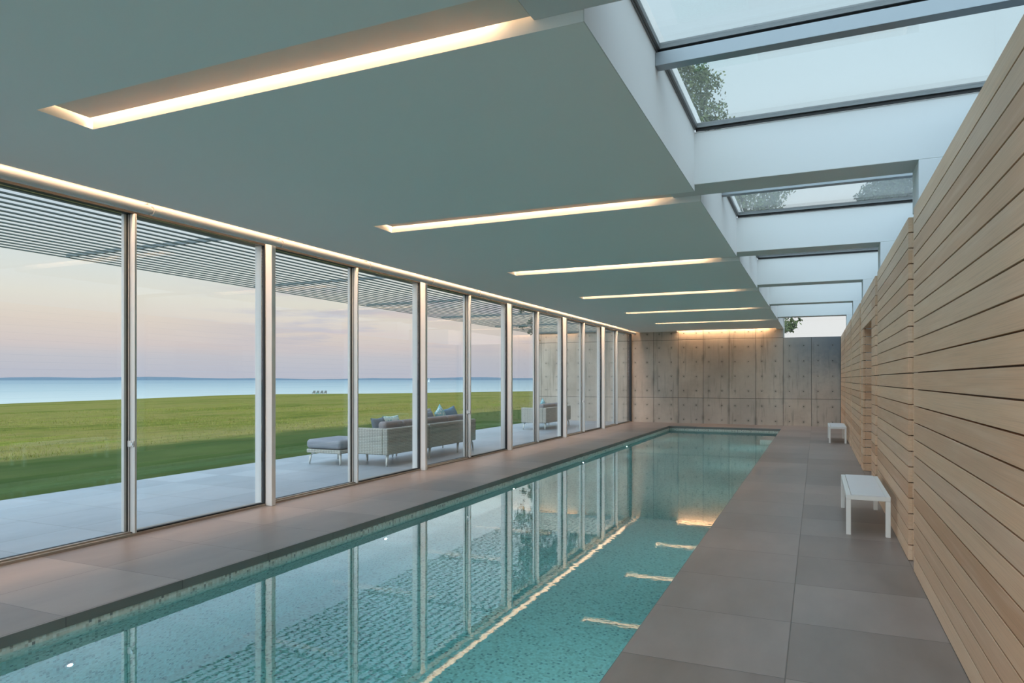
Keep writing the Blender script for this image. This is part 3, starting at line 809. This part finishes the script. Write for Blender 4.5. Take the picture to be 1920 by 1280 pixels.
# ------------------------------------------------------------------ trees beyond the end wall
def tree(px_, D, base, blobs, leafm, label, seed, nleaf=9000, ls=.16):
    g = np.random.default_rng(seed)
    rx, ry = ray(px_); X, Y = rx * D, ry * D
    r = root('tree', (X, Y, base)); tag(r, label, 'tree', 'trees beyond the concrete wall')
    top = max(b_[1] for b_ in blobs)
    tk = MB(); tk.tube([(X, Y, base), (X + .1, Y, base + 2.5), (X - .1, Y, base + (top - base) * .5), (X, Y, base + (top - base) * .62)], [.30, .24, .14, .04], 9)
    bl = [(ray(bx)[0] * (D + g.uniform(-1.2, 1.2)), ray(bx)[1] * (D + g.uniform(-1.2, 1.2)), bz, br) for bx, bz, br in blobs]
    for (bx, by, bz, br) in bl:
        z0 = base + (bz - base) * .62
        tk.tube([(X, Y, z0), ((X + bx) / 2, (Y + by) / 2, (z0 + bz) / 2 + .2), (bx, by, bz)], [.10, .06, .02], 6)
    tk.build('trunk', M['bark'], r, smooth=True)
    v, f_ = [], []
    tot = sum(b_[3] ** 2 for b_ in bl)
    for (bx, by, bz, br) in bl:
        n = int(nleaf * br ** 2 / tot)
        nt_ = max(5, n // 22)
        cs_ = g.normal(0, 1, (nt_, 3)); cs_ /= np.linalg.norm(cs_, axis=1)[:, None]; cs_ *= (g.uniform(.25, 1., nt_) ** .5)[:, None] * br
        cs_[:, 2] *= .8
        for c_ in cs_:
            for q in range(22):
                p = Vector((bx, by, bz)) + Vector(c_) + Vector(g.normal(0, br * .12 + .05, 3))
                a, b_ = Vector(g.normal(0, 1, 3)).normalized(), Vector(g.normal(0, 1, 3))
                b_ = (b_ - a * b_.dot(a)).normalized(); s1, s2 = ls * g.uniform(.6, 1.2), ls * .6
                k = len(v); v += [p - a * s1, p + b_ * s2, p + a * s1, p - b_ * s2]; f_.append((k, k + 1, k + 2, k + 3))
    mb = MB(); mb.add(v, f_); mb.build('foliage', leafm, r)
def zat(py, D): return 1.5 + (HYP - py) * D / FX
D1 = 44.
tree(1400, D1, -1.5, [(px_, zat(py, D1), rr_) for px_, py, rr_ in ((1285, 150, 1.6), (1330, 165, 1.1), (1300, 215, 1.5), (1340, 225, 1.2), (1270, 130, 1.3), (1390, 370, 1.7), (1430, 380, 1.3), (1455, 350, 1.1), (1375, 300, 1.8), (1330, 300, 1.8), (1360, 460, 1.8), (1420, 480, 1.6), (1490, 470, 1.3), (1560, 470, 1.2), (1470, 600, .55), (1492, 604, .42), (1480, 618, .35), (1420, 560, 1.8), (1240, 260, 2.2), (1180, 380, 2.5), (1200, 200, 2.))], M['leaf'], 'broad leafy tree behind the concrete wall, seen through the nearest skylight panes', 4, 26000, .11)
D2 = 60.
tree(1690, D2, -1.5, [(px_, zat(py, D2), rr_) for px_, py, rr_ in ((1640, 365, 1.4), (1670, 350, 1.6), (1700, 345, 1.5), (1660, 390, 1.6), (1700, 385, 1.8), (1730, 400, 2.), (1700, 460, 2.4), (1650, 470, 1.6), (1740, 540, 2.6), (1690, 520, 2.))], M['leaf2'], 'dark leafy tree at the right, seen through the second skylight bay', 5, 18000, .17)
D3 = 38.
tree(1075, D3, -1.5, [(px_, zat(py, D3), rr_) for px_, py, rr_ in ((1002, 615, .5), (1000, 560, 1.), (1020, 500, 1.3), (1060, 470, 1.6), (1010, 440, 1.3), (1080, 540, 1.4), (1110, 420, 1.8), (1040, 380, 1.5))], M['leaf2'], 'tree peeping out past the seaward end of the concrete wall', 6, 9000, .11)

# ------------------------------------------------------------------ sky
wd = bpy.data.worlds.new('World'); sc.world = wd; wd.use_nodes = True
nt = NT(wd.node_tree); nt.n.clear()
out = nt.node('ShaderNodeOutputWorld'); bg = nt.node('ShaderNodeBackground'); nt.l.new(bg.outputs[0], out.inputs[0])
d = nt.node('ShaderNodeTexCoord').outputs['Generated']
x, y, z = nt.sep(d)
t_ = nt.math('SQRT', nt.math('MAXIMUM', z, 0.))
S = lambda zz: math.sqrt(zz)
sky = nt.ramp(t_, [(0., lin(196, 198, 212)), (S(.010), lin(194, 197, 212)), (S(.03), lin(203, 202, 211)), (S(.045), lin(219, 208, 208)), (S(.075), lin(231, 218, 208)), (S(.105), lin(234, 229, 217)), (S(.14), lin(229, 233, 229)), (S(.19), lin(222, 233, 237)), (S(.40), lin(210, 231, 240)), (1., lin(190, 210, 228))])
sky = nt.mix(nt.math('MULTIPLY', nt.math('MULTIPLY', nt.smooth(x, -.25, -.6), nt.smooth(z, .17, .28)), .85), sky, lin(168, 198, 226))
# brighter, whiter sky straight beyond the end wall
fw = nt.math('MULTIPLY', nt.smooth(y, .93, .995), nt.math('SUBTRACT', 1., nt.smooth(z, .15, .35)))
sky = nt.mix(fw, sky, lin(240, 240, 240))
# clouds low over the sea
cn = nt.noise(nt.vmath('MULTIPLY', d, (5., 5., 46.)), 1., 5., .6)
cm = nt.math('MULTIPLY', nt.math('MULTIPLY', nt.smooth(z, .025, .06), nt.math('SUBTRACT', 1., nt.smooth(z, .10, .155))), nt.smooth(y, .60, .80))
cm = nt.math('MULTIPLY', cm, nt.math('SUBTRACT', 1., fw))
cl = nt.math('MULTIPLY', nt.smooth(cn, .46, .62), cm)
sky = nt.mix(nt.math('MULTIPLY', cl, .75), sky, lin(196, 194, 208))
pk = nt.math('MULTIPLY', nt.smooth(nt.noise(nt.vmath('MULTIPLY', nt.vmath('ADD', d, (0., .2, -.006)), (5., 5., 46.)), 1., 5., .6), .5, .66), cm)
sky = nt.mix(nt.math('MULTIPLY', pk, .4), sky, lin(228, 205, 205))
wc = nt.math('MULTIPLY', nt.smooth(nt.noise(nt.vmath('MULTIPLY', d, (7., 7., 20.)), 1.3, 6., .65), .5, .7), nt.math('MULTIPLY', nt.smooth(x, -.80, -.86), nt.smooth(z, .10, .14)))
sky = nt.mix(nt.math('MULTIPLY', wc, .7), sky, lin(245, 244, 240))
# sunset side of the sky, behind the viewpoint and overhead
bk = nt.smooth(nt.math('ADD', nt.math('MULTIPLY', y, -.75), nt.math('MULTIPLY', z, .66)), -.10, .85)
st = nt.math('ADD', 1., nt.math('MULTIPLY', bk, 2.9))
below = nt.smooth(z, -.02, 0.)
nt.set(bg.inputs['Color'], nt.mix(below, (.10, .12, .10, 1), sky))
nt.set(bg.inputs['Strength'], st)

# ------------------------------------------------------------------ camera and view
cam = bpy.data.cameras.new('Camera'); co = bpy.data.objects.new('Camera', cam); COL.objects.link(co); sc.camera = co
co.location = (0, 0, 1.5); co.rotation_euler = (math.pi / 2, 0, TH)
cam.sensor_width = 36.; cam.lens = FX / 1920 * 36; cam.shift_y = (HYP - 640) / 1920.
cam.clip_start = .05; cam.clip_end = 60000
sc.view_settings.view_transform = 'Standard'; sc.view_settings.look = 'None'
sc.view_settings.exposure = 0.; sc.view_settings.gamma = 1.; sc.view_settings.use_curve_mapping = False
cy = sc.cycles
cy.use_denoising = True; cy.max_bounces = 14; cy.diffuse_bounces = 6; cy.glossy_bounces = 6; cy.transmission_bounces = 8; cy.transparent_max_bounces = 24; cy.volume_bounces = 0
cy.sample_clamp_indirect = 6.; cy.caustics_reflective = False; cy.caustics_refractive = True
